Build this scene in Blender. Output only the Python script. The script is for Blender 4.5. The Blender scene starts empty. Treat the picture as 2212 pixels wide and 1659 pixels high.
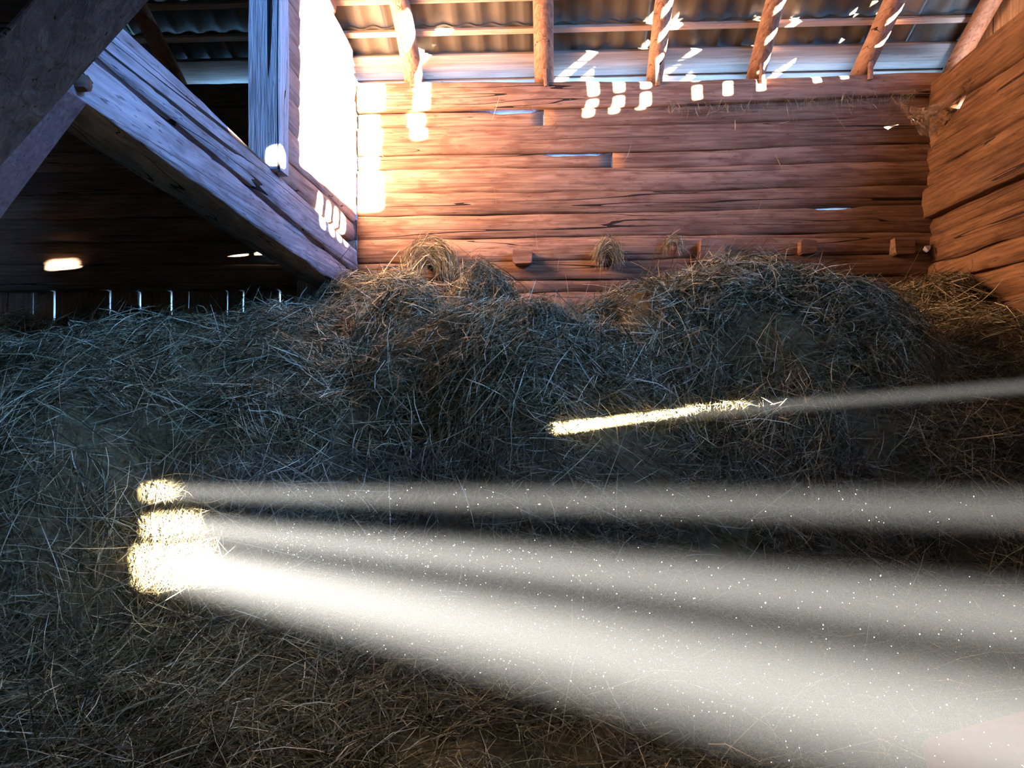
import bpy, bmesh, math, random
import numpy as np
from mathutils import Vector, Matrix

random.seed(7)
RNG = np.random.default_rng(11)
S = bpy.context.scene
C = S.collection

# ------------------------------------------------------------------ camera
ZO = 1.9                       # eye height above the barn floor; builders work in eye-relative heights
F_PX, YAW, PITCH = 1600.0, math.radians(3.0), math.radians(0.73)
cam_d = bpy.data.cameras.new('camera')
cam_d.sensor_width = 36.0
cam_d.lens = 36.0 * F_PX / 2212.0
cam_d.clip_start = 0.02
cam_d.clip_end = 300
cam = bpy.data.objects.new('camera', cam_d)
cam.location = (0, 0, ZO)
cam.rotation_euler = (math.radians(90) + PITCH, 0, YAW)
C.objects.link(cam)
S.camera = cam


def ray(u, v):
    a = np.array([(u - 1106) / F_PX, 1.0, (829.5 - v) / F_PX])
    c, s = math.cos(PITCH), math.sin(PITCH)
    a = np.array([a[0], a[1] * c - a[2] * s, a[1] * s + a[2] * c])
    c, s = math.cos(YAW), math.sin(YAW)
    return np.array([a[0] * c - a[1] * s, a[0] * s + a[1] * c, a[2]])


def aty(u, v, y):
    r = ray(u, v)
    return r * y / r[1]


def atx(u, v, x):
    r = ray(u, v)
    return r * x / r[0]


# ------------------------------------------------------------------ light
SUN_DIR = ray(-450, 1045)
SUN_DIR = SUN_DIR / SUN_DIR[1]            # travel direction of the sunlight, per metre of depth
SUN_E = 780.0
SKY = (0.12, 0.37, 1.0)
SKY_S = 150.0
# the sun: a disc of half a degree, far enough away for parallel rays (a finite disc keeps the sunbeams free of noise)
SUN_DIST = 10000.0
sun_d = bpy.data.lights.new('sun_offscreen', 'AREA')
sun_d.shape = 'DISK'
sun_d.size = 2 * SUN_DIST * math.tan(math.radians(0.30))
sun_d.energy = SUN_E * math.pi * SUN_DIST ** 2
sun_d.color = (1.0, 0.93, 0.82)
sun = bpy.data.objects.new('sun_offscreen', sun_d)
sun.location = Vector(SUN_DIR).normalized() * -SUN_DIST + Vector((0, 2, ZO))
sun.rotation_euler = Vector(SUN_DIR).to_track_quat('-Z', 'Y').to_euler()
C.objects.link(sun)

world = bpy.data.worlds.new('world')
S.world = world
world.use_nodes = True
bg = world.node_tree.nodes['Background']
bg.inputs['Color'].default_value = (*SKY, 1)
bg.inputs['Strength'].default_value = SKY_S

S.view_settings.view_transform = 'Standard'
S.view_settings.look = 'None'
S.view_settings.gamma = 1.0
S.view_settings.use_curve_mapping = False
S.view_settings.exposure = 0.1
cy = S.cycles
cy.use_denoising = True
cy.max_bounces = 4
cy.diffuse_bounces = 3
cy.glossy_bounces = 2
cy.volume_bounces = 0
cy.adaptive_threshold = 0.08
cy.transmission_bounces = 2
cy.sample_clamp_indirect = 60.0
cy.use_guiding = True
cy.caustics_reflective = False
cy.caustics_refractive = False

# ------------------------------------------------------------------ helpers


def tag(o, label=None, cat=None, group=None, kind=None):
    if label: o['label'] = label
    if cat: o['category'] = cat
    if group: o['group'] = group
    if kind: o['kind'] = kind
    return o


def link_mesh(name, verts, faces, mat, parent=None, smooth=True, recalc=True):
    """verts are eye-relative world positions; the origin goes to the base of the bounding box"""
    v = np.asarray(verts, dtype=float).copy()
    v[:, 2] += ZO
    lo, hi = v.min(0), v.max(0)
    org = np.array([(lo[0] + hi[0]) / 2, (lo[1] + hi[1]) / 2, lo[2]])
    me = bpy.data.meshes.new(name)
    me.from_pydata((v - org).tolist(), [], faces)
    if recalc:
        bm = bmesh.new(); bm.from_mesh(me)
        bmesh.ops.recalc_face_normals(bm, faces=bm.faces)
        bm.to_mesh(me); bm.free()
    if smooth:
        me.polygons.foreach_set('use_smooth', [True] * len(me.polygons))
    me.update()
    o = bpy.data.objects.new(name, me)
    if mat: me.materials.append(mat)
    C.objects.link(o)
    w = Vector(org)
    if parent is not None:
        o.parent = parent
        w = w - wloc(parent)
    o.location = w
    return o


def wloc(o):
    return o.location.copy() + (wloc(o.parent) if o.parent else Vector((0, 0, 0)))


def empty(name, loc, label=None, cat=None, kind=None, group=None):
    o = bpy.data.objects.new(name, None)
    o.empty_display_size = 0.1
    o.location = (loc[0], loc[1], loc[2] + ZO)
    C.objects.link(o)
    return tag(o, label, cat, group, kind)


def n1(seed, freq):
    """smooth 1-D noise function of an array"""
    g = np.random.default_rng(seed).uniform(-1, 1, 512)

    def f(t):
        t = np.asarray(t, dtype=float) * freq + 100.37
        i = np.floor(t).astype(int)
        w = t - i
        w = w * w * (3 - 2 * w)
        return g[i % 512] * (1 - w) + g[(i + 1) % 512] * w
    return f


def box_vf(x0, x1, y0, y1, z0, z1):
    v = [(x, y, z) for z in (z0, z1) for y in (y0, y1) for x in (x0, x1)]
    f = [(0, 1, 3, 2), (4, 6, 7, 5), (0, 4, 5, 1), (2, 3, 7, 6), (0, 2, 6, 4), (1, 5, 7, 3)]
    return v, f


def box(name, b, mat, parent=None):
    v, f = box_vf(*b)
    return link_mesh(name, v, f, mat, parent, smooth=False)


def timber(name, p0, p1, w, h, mat, parent=None, roll=0.0, bevel=0.14, n=14, wob=0.006, seed=0):
    """squared timber with chamfered, slightly wandering edges between two points"""
    p0, p1 = np.array(p0, float), np.array(p1, float)
    d = p1 - p0
    L = np.linalg.norm(d); d /= L
    up = np.array([0, 0, 1.0]) if abs(d[2]) < 0.9 else np.array([0, 1.0, 0])
    s = np.cross(d, up); s /= np.linalg.norm(s)
    t = np.cross(s, d)
    s, t = s * math.cos(roll) + t * math.sin(roll), t * math.cos(roll) - s * math.sin(roll)
    b = bevel
    prof = [(-1, -1 + b), (-1 + b, -1), (1 - b, -1), (1, -1 + b), (1, 1 - b), (1 - b, 1), (-1 + b, 1), (-1, 1 - b)]
    fs = [n1(seed * 31 + k, 3.0) for k in range(16)]
    verts, faces = [], []
    for i in range(n + 1):
        a = i / n * L
        for k, (pu, pv) in enumerate(prof):
            q = p0 + d * a + s * (pu * w / 2 + wob * fs[k](a)) + t * (pv * h / 2 + wob * fs[k + 8](a))
            verts.append(q)
    m = len(prof)
    for i in range(n):
        for k in range(m):
            faces.append((i * m + k, i * m + (k + 1) % m, (i + 1) * m + (k + 1) % m, (i + 1) * m + k))
    faces.append(tuple(range(m))); faces.append(tuple(range(n * m, n * m + m)))
    return link_mesh(name, verts, faces, mat, parent, smooth=False)


def hewn(name, mapf, c0, c1, zb, zt, depth, mat, parent, seed=0, off=0.0, r=0.026, step=0.12, rough=0.007, notch=None, undercut=0.5, lap=0.02, notch_above=False, joint=0.015):
    """hewn wall log: c runs along the log, u goes into the wall, v is height.  zb / zt are functions of c"""
    n = max(2, int(abs(c1 - c0) / step))
    cs = np.linspace(c0, c1, n + 1)
    fb, ft = n1(seed * 7 + 1, 2.3), n1(seed * 7 + 2, 2.3)
    fb2, ft2 = n1(seed * 7 + 3, 7.0), n1(seed * 7 + 4, 7.0)
    ff = [n1(seed * 7 + 10 + k, 2.0) for k in range(9)]
    verts, faces = [], []
    for c in cs:
        b = zb(c) - 0.004 + rough * (fb(c) + 0.5 * fb2(c))
        t = zt(c) + 0.004 + rough * (ft(c) + 0.5 * ft2(c))
        lt = lap
        if notch:
            for (a0, a1, dz) in notch:
                if a0 <= c <= a1:
                    t -= dz
                    lt = -0.01
        rr = min(r, 0.35 * (t - b))
        m = (t + b) / 2
        jt = joint
        prof = [(0.05, b + jt * 0.3), (0.012, b + jt * 0.5), (rr * 0.12, b + jt + rr * (0.25 + undercut)), (-0.004, m),
                (0, t - rr * 0.7), (rr * 0.35, t - 0.003), (0.05, t - 0.002), (depth, t + lt), (depth, b - (lap if lap > 0 and not notch_above else -0.01))]
        for k, (u, v) in enumerate(prof):
            verts.append(mapf(c, off + u + (0.008 * ff[k](c) if k < 7 else 0), v))
    m = 9
    for i in range(n):
        for k in range(m):
            faces.append((i * m + k, i * m + (k + 1) % m, (i + 1) * m + (k + 1) % m, (i + 1) * m + k))
    faces.append(tuple(range(m))); faces.append(tuple(range(n * m, n * m + m)))
    return link_mesh(name, verts, faces, mat, parent)


# ------------------------------------------------------------------ materials


def new_mat(name):
    m = bpy.data.materials.new(name)
    m.use_nodes = True
    nt = m.node_tree
    nt.nodes.clear()
    out = nt.nodes.new('ShaderNodeOutputMaterial')
    bs = nt.nodes.new('ShaderNodeBsdfPrincipled')
    nt.links.new(bs.outputs[0], out.inputs['Surface'])
    return m, nt, bs


def ramp(nt, pts):
    r = nt.nodes.new('ShaderNodeValToRGB')
    e = r.color_ramp.elements
    while len(e) < len(pts): e.new(0.5)
    for el, (p, c) in zip(e, pts):
        el.position = p
        el.color = (*c, 1) if len(c) == 3 else c
    return r


def wood(name, dark, light, axis='x', crack=(0.02, 0.012, 0.008), stain=None, stain_amt=0.0, rough=0.85, grain=1.0, crack_w=0.007, bump=0.5, gate_lo=0.40):
    m, nt, bs = new_mat(name)
    N, L = nt.nodes, nt.links
    tc = N.new('ShaderNodeTexCoord')
    oi = N.new('ShaderNodeObjectInfo')
    mul = N.new('ShaderNodeVectorMath'); mul.operation = 'SCALE'
    cmb = N.new('ShaderNodeCombineXYZ')
    for k in range(3): L.new(oi.outputs['Random'], cmb.inputs[k])
    L.new(cmb.outputs[0], mul.inputs[0]); mul.inputs['Scale'].default_value = 37.0
    add = N.new('ShaderNodeVectorMath'); add.operation = 'ADD'
    L.new(tc.outputs['Object'], add.inputs[0]); L.new(mul.outputs[0], add.inputs[1])

    def mapped(sl, sc):
        mp = N.new('ShaderNodeMapping')
        v = [sc, sc, sc]; v['xyz'.index(axis)] = sl
        mp.inputs['Scale'].default_value = v
        L.new(add.outputs[0], mp.inputs['Vector'])
        return mp

    def noise(mp, scale, detail=4, dist=0.0):
        n = N.new('ShaderNodeTexNoise')
        n.inputs['Scale'].default_value = scale
        n.inputs['Detail'].default_value = detail
        n.inputs['Distortion'].default_value = dist
        L.new(mp.outputs[0], n.inputs['Vector'])
        return n

    g = noise(mapped(0.5, 9.0), 5.0 * grain, 6, 0.4)          # long fibres
    b = noise(mapped(0.8, 2.0), 1.6, 3)                       # broad patches
    mixf = N.new('ShaderNodeMath'); mixf.operation = 'MULTIPLY_ADD'
    L.new(g.outputs['Fac'], mixf.inputs[0]); mixf.inputs[1].default_value = 0.6
    mb = N.new('ShaderNodeMath'); mb.operation = 'MULTIPLY'; L.new(b.outputs['Fac'], mb.inputs[0]); mb.inputs[1].default_value = 0.45
    L.new(mb.outputs[0], mixf.inputs[2])
    cr = ramp(nt, [(0.38, dark), (0.64, light)])
    L.new(mixf.outputs[0], cr.inputs[0])
    col = cr.outputs[0]
    # tone of each piece
    hsv = N.new('ShaderNodeHueSaturation')
    mr = N.new('ShaderNodeMapRange'); mr.inputs['To Min'].default_value = 0.82; mr.inputs['To Max'].default_value = 1.15
    L.new(oi.outputs['Random'], mr.inputs['Value']); L.new(mr.outputs[0], hsv.inputs['Value'])
    L.new(col, hsv.inputs['Color'])
    col = hsv.outputs[0]
    if stain:
        st = noise(mapped(2.0, 6.0), 2.2, 5, 0.15)
        sr = ramp(nt, [(0.52, (0, 0, 0)), (0.66, (stain_amt,) * 3)])
        L.new(st.outputs['Fac'], sr.inputs[0])
        mx = N.new('ShaderNodeMix'); mx.data_type = 'RGBA'
        L.new(sr.outputs[0], mx.inputs['Factor']); L.new(col, mx.inputs['A']); mx.inputs['B'].default_value = (*stain, 1)
        col = mx.outputs['Result']
    # drying checks: thin dark lines along the grain
    ck = noise(mapped(0.10, 5.0), 2.1, 1, 0.0)
    sub = N.new('ShaderNodeMath'); sub.operation = 'SUBTRACT'; L.new(ck.outputs['Fac'], sub.inputs[0]); sub.inputs[1].default_value = 0.5
    ab = N.new('ShaderNodeMath'); ab.operation = 'ABSOLUTE'; L.new(sub.outputs[0], ab.inputs[0])
    gate = noise(mapped(0.5, 1.2), 1.6, 1)
    gm = N.new('ShaderNodeMapRange'); L.new(gate.outputs['Fac'], gm.inputs['Value'])
    gm.inputs['From Min'].default_value = gate_lo; gm.inputs['From Max'].default_value = gate_lo + 0.16
    gm.inputs['To Min'].default_value = 0.0; gm.inputs['To Max'].default_value = crack_w
    dv = N.new('ShaderNodeMath'); dv.operation = 'LESS_THAN'; L.new(ab.outputs[0], dv.inputs[0]); L.new(gm.outputs[0], dv.inputs[1])
    # short splinter marks
    sp = noise(mapped(5.0, 42.0), 2.0, 2)
    spr = ramp(nt, [(0.66, (0, 0, 0)), (0.72, (0.55,) * 3)])
    L.new(sp.outputs['Fac'], spr.inputs[0])
    mxm = N.new('ShaderNodeMath'); mxm.operation = 'MAXIMUM'; L.new(dv.outputs[0], mxm.inputs[0]); L.new(spr.outputs[0], mxm.inputs[1])
    mx2 = N.new('ShaderNodeMix'); mx2.data_type = 'RGBA'
    L.new(mxm.outputs[0], mx2.inputs['Factor']); L.new(col, mx2.inputs['A']); mx2.inputs['B'].default_value = (*crack, 1)
    L.new(mx2.outputs['Result'], bs.inputs['Base Color'])
    bs.inputs['Roughness'].default_value = rough
    bs.inputs['Specular IOR Level'].default_value = 0.2
    # relief
    hm = N.new('ShaderNodeMath'); hm.operation = 'MULTIPLY_ADD'
    L.new(mxm.outputs[0], hm.inputs[0]); hm.inputs[1].default_value = -0.8; L.new(g.outputs['Fac'], hm.inputs[2])
    bp = N.new('ShaderNodeBump'); bp.inputs['Strength'].default_value = bump; bp.inputs['Distance'].default_value = 0.012
    L.new(hm.outputs[0], bp.inputs['Height']); L.new(bp.outputs[0], bs.inputs['Normal'])
    return m


def plain(name, col, rough=0.8, metal=0.0, spec=0.3, noise_scale=None, col2=None):
    m, nt, bs = new_mat(name)
    bs.inputs['Base Color'].default_value = (*col, 1)
    bs.inputs['Roughness'].default_value = rough
    bs.inputs['Metallic'].default_value = metal
    bs.inputs['Specular IOR Level'].default_value = spec
    if noise_scale:
        tc = nt.nodes.new('ShaderNodeTexCoord')
        n = nt.nodes.new('ShaderNodeTexNoise'); n.inputs['Scale'].default_value = noise_scale; n.inputs['Detail'].default_value = 5
        nt.links.new(tc.outputs['Object'], n.inputs['Vector'])
        r = ramp(nt, [(0.35, col), (0.65, col2)])
        nt.links.new(n.outputs['Fac'], r.inputs[0]); nt.links.new(r.outputs[0], bs.inputs['Base Color'])
        bp = nt.nodes.new('ShaderNodeBump'); bp.inputs['Strength'].default_value = 0.4; bp.inputs['Distance'].default_value = 0.02
        nt.links.new(n.outputs['Fac'], bp.inputs['Height']); nt.links.new(bp.outputs[0], bs.inputs['Normal'])
    return m


M_BACK = wood('log_red_brown', (0.115, 0.058, 0.031), (0.31, 0.178, 0.106), 'x', stain=(0.12, 0.045, 0.024), stain_amt=0.6)
M_RIGHT = wood('log_orange_brown', (0.10, 0.046, 0.019), (0.26, 0.135, 0.06), 'y', stain=(0.07, 0.03, 0.012), stain_amt=0.5)
M_SIDE = wood('log_dark_brown', (0.10, 0.06, 0.038), (0.22, 0.145, 0.095), 'x')
M_PART = wood('log_partition', (0.18, 0.10, 0.07), (0.37, 0.24, 0.18), 'y', stain=(0.14, 0.07, 0.045), stain_amt=0.35)
M_BEAM = wood('beam_grey_brown', (0.17, 0.14, 0.135), (0.40, 0.345, 0.335), 'y', stain=(0.11, 0.075, 0.07), stain_amt=0.45, crack_w=0.008, gate_lo=0.28, bump=0.9)
M_POST = wood('post_grey', (0.26, 0.23, 0.22), (0.60, 0.55, 0.52), 'z', grain=1.6, crack_w=0.012, bump=1.0, gate_lo=0.32)
M_BRACE = wood('brace_dark', (0.055, 0.035, 0.024), (0.12, 0.08, 0.056), 'x', crack_w=0.0)
M_BRACE2 = wood('brace_red_brown', (0.09, 0.05, 0.045), (0.19, 0.115, 0.10), 'x', crack_w=0.0)
M_RAFT = wood('rafter_red_pole', (0.18, 0.08, 0.042), (0.35, 0.20, 0.12), 'y', crack_w=0.0025)
M_BATT = wood('batten_pine', (0.33, 0.22, 0.15), (0.46, 0.33, 0.235), 'x', crack_w=0.004, bump=0.2)
M_SOFF = wood('eave_board_pale', (0.20, 0.155, 0.12), (0.31, 0.25, 0.205), 'x', crack=(0.2, 0.13, 0.1), crack_w=0.003, bump=0.15)
M_GABLE = wood('gable_board', (0.16, 0.10, 0.06), (0.30, 0.20, 0.13), 'z')
M_SHEET = plain('roof_sheet_brown_grey', (0.065, 0.053, 0.036), 0.6, 0.1, 0.3, 3.0, (0.10, 0.082, 0.058))
M_GROUND = plain('grass_ground', (0.20, 0.20, 0.15), 0.95, 0, 0.1, 0.7, (0.30, 0.29, 0.24))
M_FLOOR = plain('floor_dark', (0.05, 0.035, 0.02), 0.95, 0, 0.1, 4.0, (0.08, 0.06, 0.035))

# ------------------------------------------------------------------ setting
YB = 6.4                                  # inner face of the back wall
XR = aty(2010, 500, YB)[0]                # inner face of the right wall
XL = aty(772, 540, YB)[0]                 # right face of the partition
XFAR, YF = -6.6, -4.0                     # side bay end, front wall
FLOOR = -ZO
ROOF0 = 2.93                              # underside of eave boards above the back wall face


def roof_z(y):
    return ROOF0 + 0.5 * (YB - y) if y > 1.2 else ROOF0 + 0.5 * (YB - 1.2) - 0.5 * (1.2 - y)


ground = link_mesh('ground', [(-60, -60, FLOOR - 0.05), (60, -60, FLOOR - 0.05), (60, 60, FLOOR - 0.05), (-60, 60, FLOOR - 0.05)], [(0, 1, 2, 3)], M_GROUND)
tag(ground, 'green meadow ground outside the barn', 'ground', kind='structure')
floor = box('floor', (XFAR, XR, YF, YB, FLOOR - 0.04, FLOOR), M_FLOOR)
tag(floor, 'dark barn floor under the hay', 'floor', kind='structure')

# back wall: seams read along the log rows
SEAM = [[(905, 180), (1480, 178), (1650, 171), (2000, 161)],
        [(905, 239), (1450, 231), (1920, 207), (2000, 205)],
        [(905, 274), (1480, 270), (1850, 255), (2000, 250)],
        [(905, 333), (1480, 326), (1930, 310), (2000, 308)],
        [(905, 366), (1480, 361), (2000, 347)],
        [(905, 417), (1480, 413), (1990, 399)],
        [(905, 467), (1480, 458), (2000, 443)],
        [(905, 518), (1480, 510), (1990, 502)],
        [(905, 568), (1480, 560), (2000, 546)],
        [(905, 607), (1480, 603), (2000, 595)],
        [(905, 632), (1480, 630), (2000, 626)]]


def seam_fn(pts):
    p = [aty(u, v, YB) for u, v in pts]
    xs, zs = [q[0] for q in p], [q[2] for q in p]
    return lambda x: float(np.interp(x, xs, zs))


seams = [seam_fn(s) for s in SEAM]
zlast = seams[-1](0)
while zlast > FLOOR + 0.3:
    zlast -= 0.24
    seams.append((lambda z: (lambda x: z))(max(zlast, FLOOR)))
wall_back = empty('wall_back', (0.7, YB, FLOOR), 'long log wall of reddish-brown hewn logs behind the hay', 'wall', 'structure')


def map_back(c, u, v):
    return (c, YB + u, v)


def ux(u, y=YB):
    return aty(u, 400, y)[0]


offs = [-0.03, 0.012, 0.0, 0.014, 0.0, -0.004, -0.006, -0.006, 0.0, 0.01, 0.012]
for i in range(len(seams) - 1):
    t, b = seams[i], seams[i + 1]
    off = offs[i] if i < len(offs) else 0.0
    if i == 1:
        cut = ux(1173)
        hewn('log', map_back, XL, cut, b, lambda x, t=t: t(x) - 0.006, 0.19, M_BACK, wall_back, 20 + i, off + 0.012, notch=[(ux(1075), ux(1168), 0.022)])
        hewn('log', map_back, cut + 0.008, XR + 0.3, b, t, 0.19, M_BACK, wall_back, 40 + i, off - 0.004)
    elif i == 3:
        cut = ux(1321)
        hewn('log', map_back, XL, cut, b, t, 0.19, M_BACK, wall_back, 20 + i, off + 0.008, notch=[(ux(1175), ux(1318), 0.026)])
        hewn('log', map_back, cut + 0.01, XR + 0.3, b, t, 0.19, M_BACK, wall_back, 40 + i, off - 0.006)
    else:
        nt_ = [(ux(1762), ux(1838), 0.02)] if i == 6 else None
        hewn('log', map_back, XL, XR + 0.3, b, t, 0.19, M_BACK, wall_back, 20 + i, off, notch=nt_, notch_above=i in (0, 2, 5), lap=0.055 if i == 0 else 0.02)

# side bay stretch of the back wall; under it upright boards with gaps
lv = [180, 228, 272, 323, 367, 415, 468, 521, 571, 625]
lz = [aty(500, v, YB)[2] for v in lv]
for i in range(len(lz) - 1):
    hewn('log', map_back, XFAR, XL - 0.02, (lambda z: (lambda x: z))(lz[i + 1]), (lambda z: (lambda x: z))(lz[i]), 0.19,
         M_SIDE, wall_back, 70 + i, [0, 0.01, 0, 0.012, -0.01, 0, 0.01, 0, -0.03][i], rough=0.011)
slit = [-210, -120, -40, 65, 111, 232, 297, 365, 403, 487, 521, 600, 664]
sx = [ux(u) for u in slit]
wd = [0.012, 0.012, 0.012, 0.007, 0.017, 0.014, 0.016, 0.016, 0.005, 0.008, 0.013, 0.013, 0.01]
prev = XFAR
for k, (x, w) in enumerate(zip(sx, wd)):
    timber('board', ((prev + x - w / 2) / 2, YB + 0.07, FLOOR), ((prev + x - w / 2) / 2, YB + 0.07, lz[-1] + 0.02),
           x - w / 2 - prev, 0.035, M_GABLE, wall_back, bevel=0.05, n=8, wob=0.002, seed=90 + k)
    prev = x + w / 2
timber('board', ((prev + XL) / 2, YB + 0.07, FLOOR), ((prev + XL) / 2, YB + 0.07, lz[-1] + 0.02), XL - prev, 0.035, M_GABLE, wall_back, bevel=0.05, n=8, wob=0.003, seed=120)

# squared joist ends that stick out of the back wall
for k, (u0, u1, v0, v1, dp) in enumerate([(1108, 1149, 541, 572, 0.14), (1508, 1559, 519, 567, 0.16), (1728, 1760, 520, 550, 0.10), (1928, 1968, 514, 552, 0.11),
                                           (915, 965, 535, 575, 0.14), (1290, 1330, 528, 570, 0.13)]):
    a, b = aty(u0, v1, YB - 0.05), aty(u1, v0, YB - 0.05)
    xm, zm = (a[0] + b[0]) / 2, (a[2] + b[2]) / 2
    timber('joist_end', (xm, YB + 0.05, zm), (xm, YB - dp, zm), b[0] - a[0], b[2] - a[2], M_BACK, wall_back, bevel=0.22, n=3, wob=0.008, seed=130 + k)

# right wall: logs along the depth; gaps between their ends let the sun in
RZ = [2.60, 2.28, 2.03, 1.85, 1.705, 1.465, 1.31, 1.065, 0.90, 0.68, 0.49, 0.30]
SLOPE = {0: 0.006, 1: 0.045, 2: 0.03}
wall_right = empty('wall_right', (XR, 1.0, FLOOR), 'orange-brown hewn log wall rising on the right of the hay', 'wall', 'structure')


def map_right(c, u, v):
    return (XR + u, c, v)


def map_skew(c, u, v):
    # logs broken along the sun's slant, so that the holes between them stay open
    return (XR + u, c - (u - 0.09) * DY, v)


def rz(i):
    s = SLOPE.get(i, 0.012)
    up = 0.14 if i == 2 else 0.0
    return lambda y, z=RZ[i]: z + s * (min(max(y, 3.0), 6.5) - 5.16) + up * min(max((5.0 - y) / 0.6, 0), 1)


DY, DZ = SUN_DIR[1] / -SUN_DIR[0], SUN_DIR[2] / -SUN_DIR[0]
roff = [0.0, 0.0, -0.01, -0.02, -0.07, 0.0, -0.015, -0.02, -0.01, -0.01, 0, 0]


def to_wall(p):
    """where the sunbeam that hits p came through the right wall (its middle)"""
    k = XR + 0.09 - p[0]
    return np.array([XR + 0.09, p[1] - DY * k, p[2] - DZ * k])


OPEN_Y0, OPEN_Y1 = to_wall(atx(655, 150, XL))[1], to_wall(aty(820, 415, YB))[1]
# small holes at one height: knocked-out chinking in the third row
holes2 = []
for (u, v, w) in [(697, 435, 0.075), (716, 455, 0.075), (732, 475, 0.075), (747, 492, 0.085)]:
    holes2.append((to_wall(atx(u, v, XL))[1], w))
holes2.append((to_wall(aty(592, 345, 4.45))[1], 0.10))
for (u, v, w) in [(135, 580, 0.20), (275, 575, 0.06)]:
    holes2.append((to_wall(aty(u, v, YB))[1], w))
holes2 = sorted((y - w / 2, y + w / 2) for y, w in holes2)
for i in range(len(RZ) - 1):
    y_end = YB + 0.3
    if i == 0:
        hewn('log', map_skew, OPEN_Y1, y_end, rz(1), rz(0), 0.19, M_RIGHT, wall_right, 150, 0.0, notch_above=True)
        hewn('log', map_skew, YF, OPEN_Y0, rz(1), rz(0), 0.19, M_RIGHT, wall_right, 151, 0.0)
    elif i == 2:
        hewn('log', map_skew, holes2[-1][1], y_end, rz(3), rz(2), 0.19, M_RIGHT, wall_right, 160, roff[i], notch=[])
        edges = [YF] + [e for h in holes2 for e in h]
        for k in range(0, len(edges) - 1, 2):
            if edges[k + 1] - edges[k] > 0.015:
                hewn('log', map_skew, edges[k], edges[k + 1], rz(3), rz(2), 0.19, M_RIGHT, wall_right, 161 + k, roff[i])
    else:
        nt_ = [(5.90, 6.06, 0.07), (6.06, 6.2, 0.02)] if i == 1 else None
        hewn('log', map_right, YF, y_end, rz(i + 1), rz(i), 0.19, M_RIGHT, wall_right, 180 + i, roff[i], notch=nt_, r=0.05, rough=0.012)

for (y0, y1h) in holes2:                  # chips left in the lower half of the holes that face the side bay
    if y1h < 0.5:
        hewn('log', map_skew, y0, y1h, rz(3), lambda y: 1.985, 0.19, M_RIGHT, wall_right, 195, 0.0, r=0.02, rough=0.0, step=0.4, lap=0.0, joint=0.002)

# low rows: three broken-out holes make the three sunbeams, a thin crack makes the streak
h1 = to_wall(aty(340, 1063, 3.05)); h2 = to_wall(aty(372, 1143, 3.0)); h3 = to_wall(aty(376, 1226, 2.95))
hs = to_wall(aty(1690, 885, 3.55)); hs2 = to_wall(aty(1330, 908, 3.55))


def blk(y0, y1, z0, z1, seed):
    hewn('log', map_skew, y0, y1, lambda y: z0, lambda y: z1, 0.19, M_RIGHT, wall_right, seed, 0.0, r=0.02, rough=0.0, step=0.4, lap=0.0, joint=0.002)


zs0, zs1 = 0.208, 0.246                   # crack
zc = RZ[-1]
H1 = (h1[1] - 0.05, h1[1] + 0.05, h1[2] - 0.026, h1[2] + 0.026)
H2 = (h2[1] - 0.10, h2[1] + 0.085, h2[2] - 0.028, h2[2] + 0.055)
H3 = (h3[1] - 0.14, h3[1] + 0.14, h3[2] - 0.062, h3[2] + 0.092)
blk(hs[1] + 0.02, YB + 0.3, 0.08, zc, 200)
blk(0.3, hs[1] + 0.02, zs1, zc, 201)
blk(H1[1], 0.3, 0.08, zc, 202)
blk(0.3, hs[1] + 0.02, 0.08, zs0, 203)
blk(YF, H1[0], H1[2], zc, 204)
blk(H1[0], H1[1], H1[3], zc, 205)
blk(H1[1], -0.2, H1[2], 0.085, 214)
blk(-0.2, YB + 0.3, H2[3], 0.085, 206)
blk(YF, -0.2, H2[3], H1[2], 207)
blk(YF, H2[0], H2[2], H2[3], 208)
blk(H2[1], YB + 0.3, H2[2], H2[3], 209)
blk(YF, YB + 0.3, H3[3], H2[2], 210)
blk(YF, H3[0], H3[2], H3[3], 211)
blk(H3[1], YB + 0.3, H3[2], H3[3], 212)
z = H3[2]
k = 0
while z > FLOOR + 0.01:
    z2 = max(z - 0.24, FLOOR)
    blk(YF, YB + 0.3, z2, z, 220 + k)
    z = z2; k += 1

# gable above the right wall: upright boards, slits between some, a hatch opening
slits = []
for u in (905, 1273, 1329, 1387, 1497, 1563, 1634, 1755, 1815):
    p = to_wall(aty(u, 205, YB))
    slits.append((p[1] - 0.29 * DY, 0.085 if u != 905 else 0.11))
SILL = 2.77
gx0, gx1 = XR + 0.36, XR + 0.395
cuts = sorted(slits)
HATCH_TOP = 3.75


OPEN_G0, OPEN_G1 = OPEN_Y0 - 0.29 * DY, OPEN_Y1 - 0.29 * DY


def gboard(y0, y1, z0, z1=None):
    if y1 - y0 < 0.004: return
    a = z1 if z1 is not None else roof_z(y0) + 0.05
    b = z1 if z1 is not None else roof_z(y1) + 0.05
    if min(a, b) <= z0: return
    v = [(gx0, y0, z0), (gx1, y0, z0), (gx1, y1, z0), (gx0, y1, z0), (gx0, y0, a), (gx1, y0, a), (gx1, y1, b), (gx0, y1, b)]
    f = [(0, 1, 2, 3), (4, 5, 6, 7), (0, 1, 5, 4), (1, 2, 6, 5), (2, 3, 7, 6), (3, 0, 4, 7)]
    link_mesh('gable_board', v, f, M_GABLE, wall_right, smooth=False)


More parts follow.
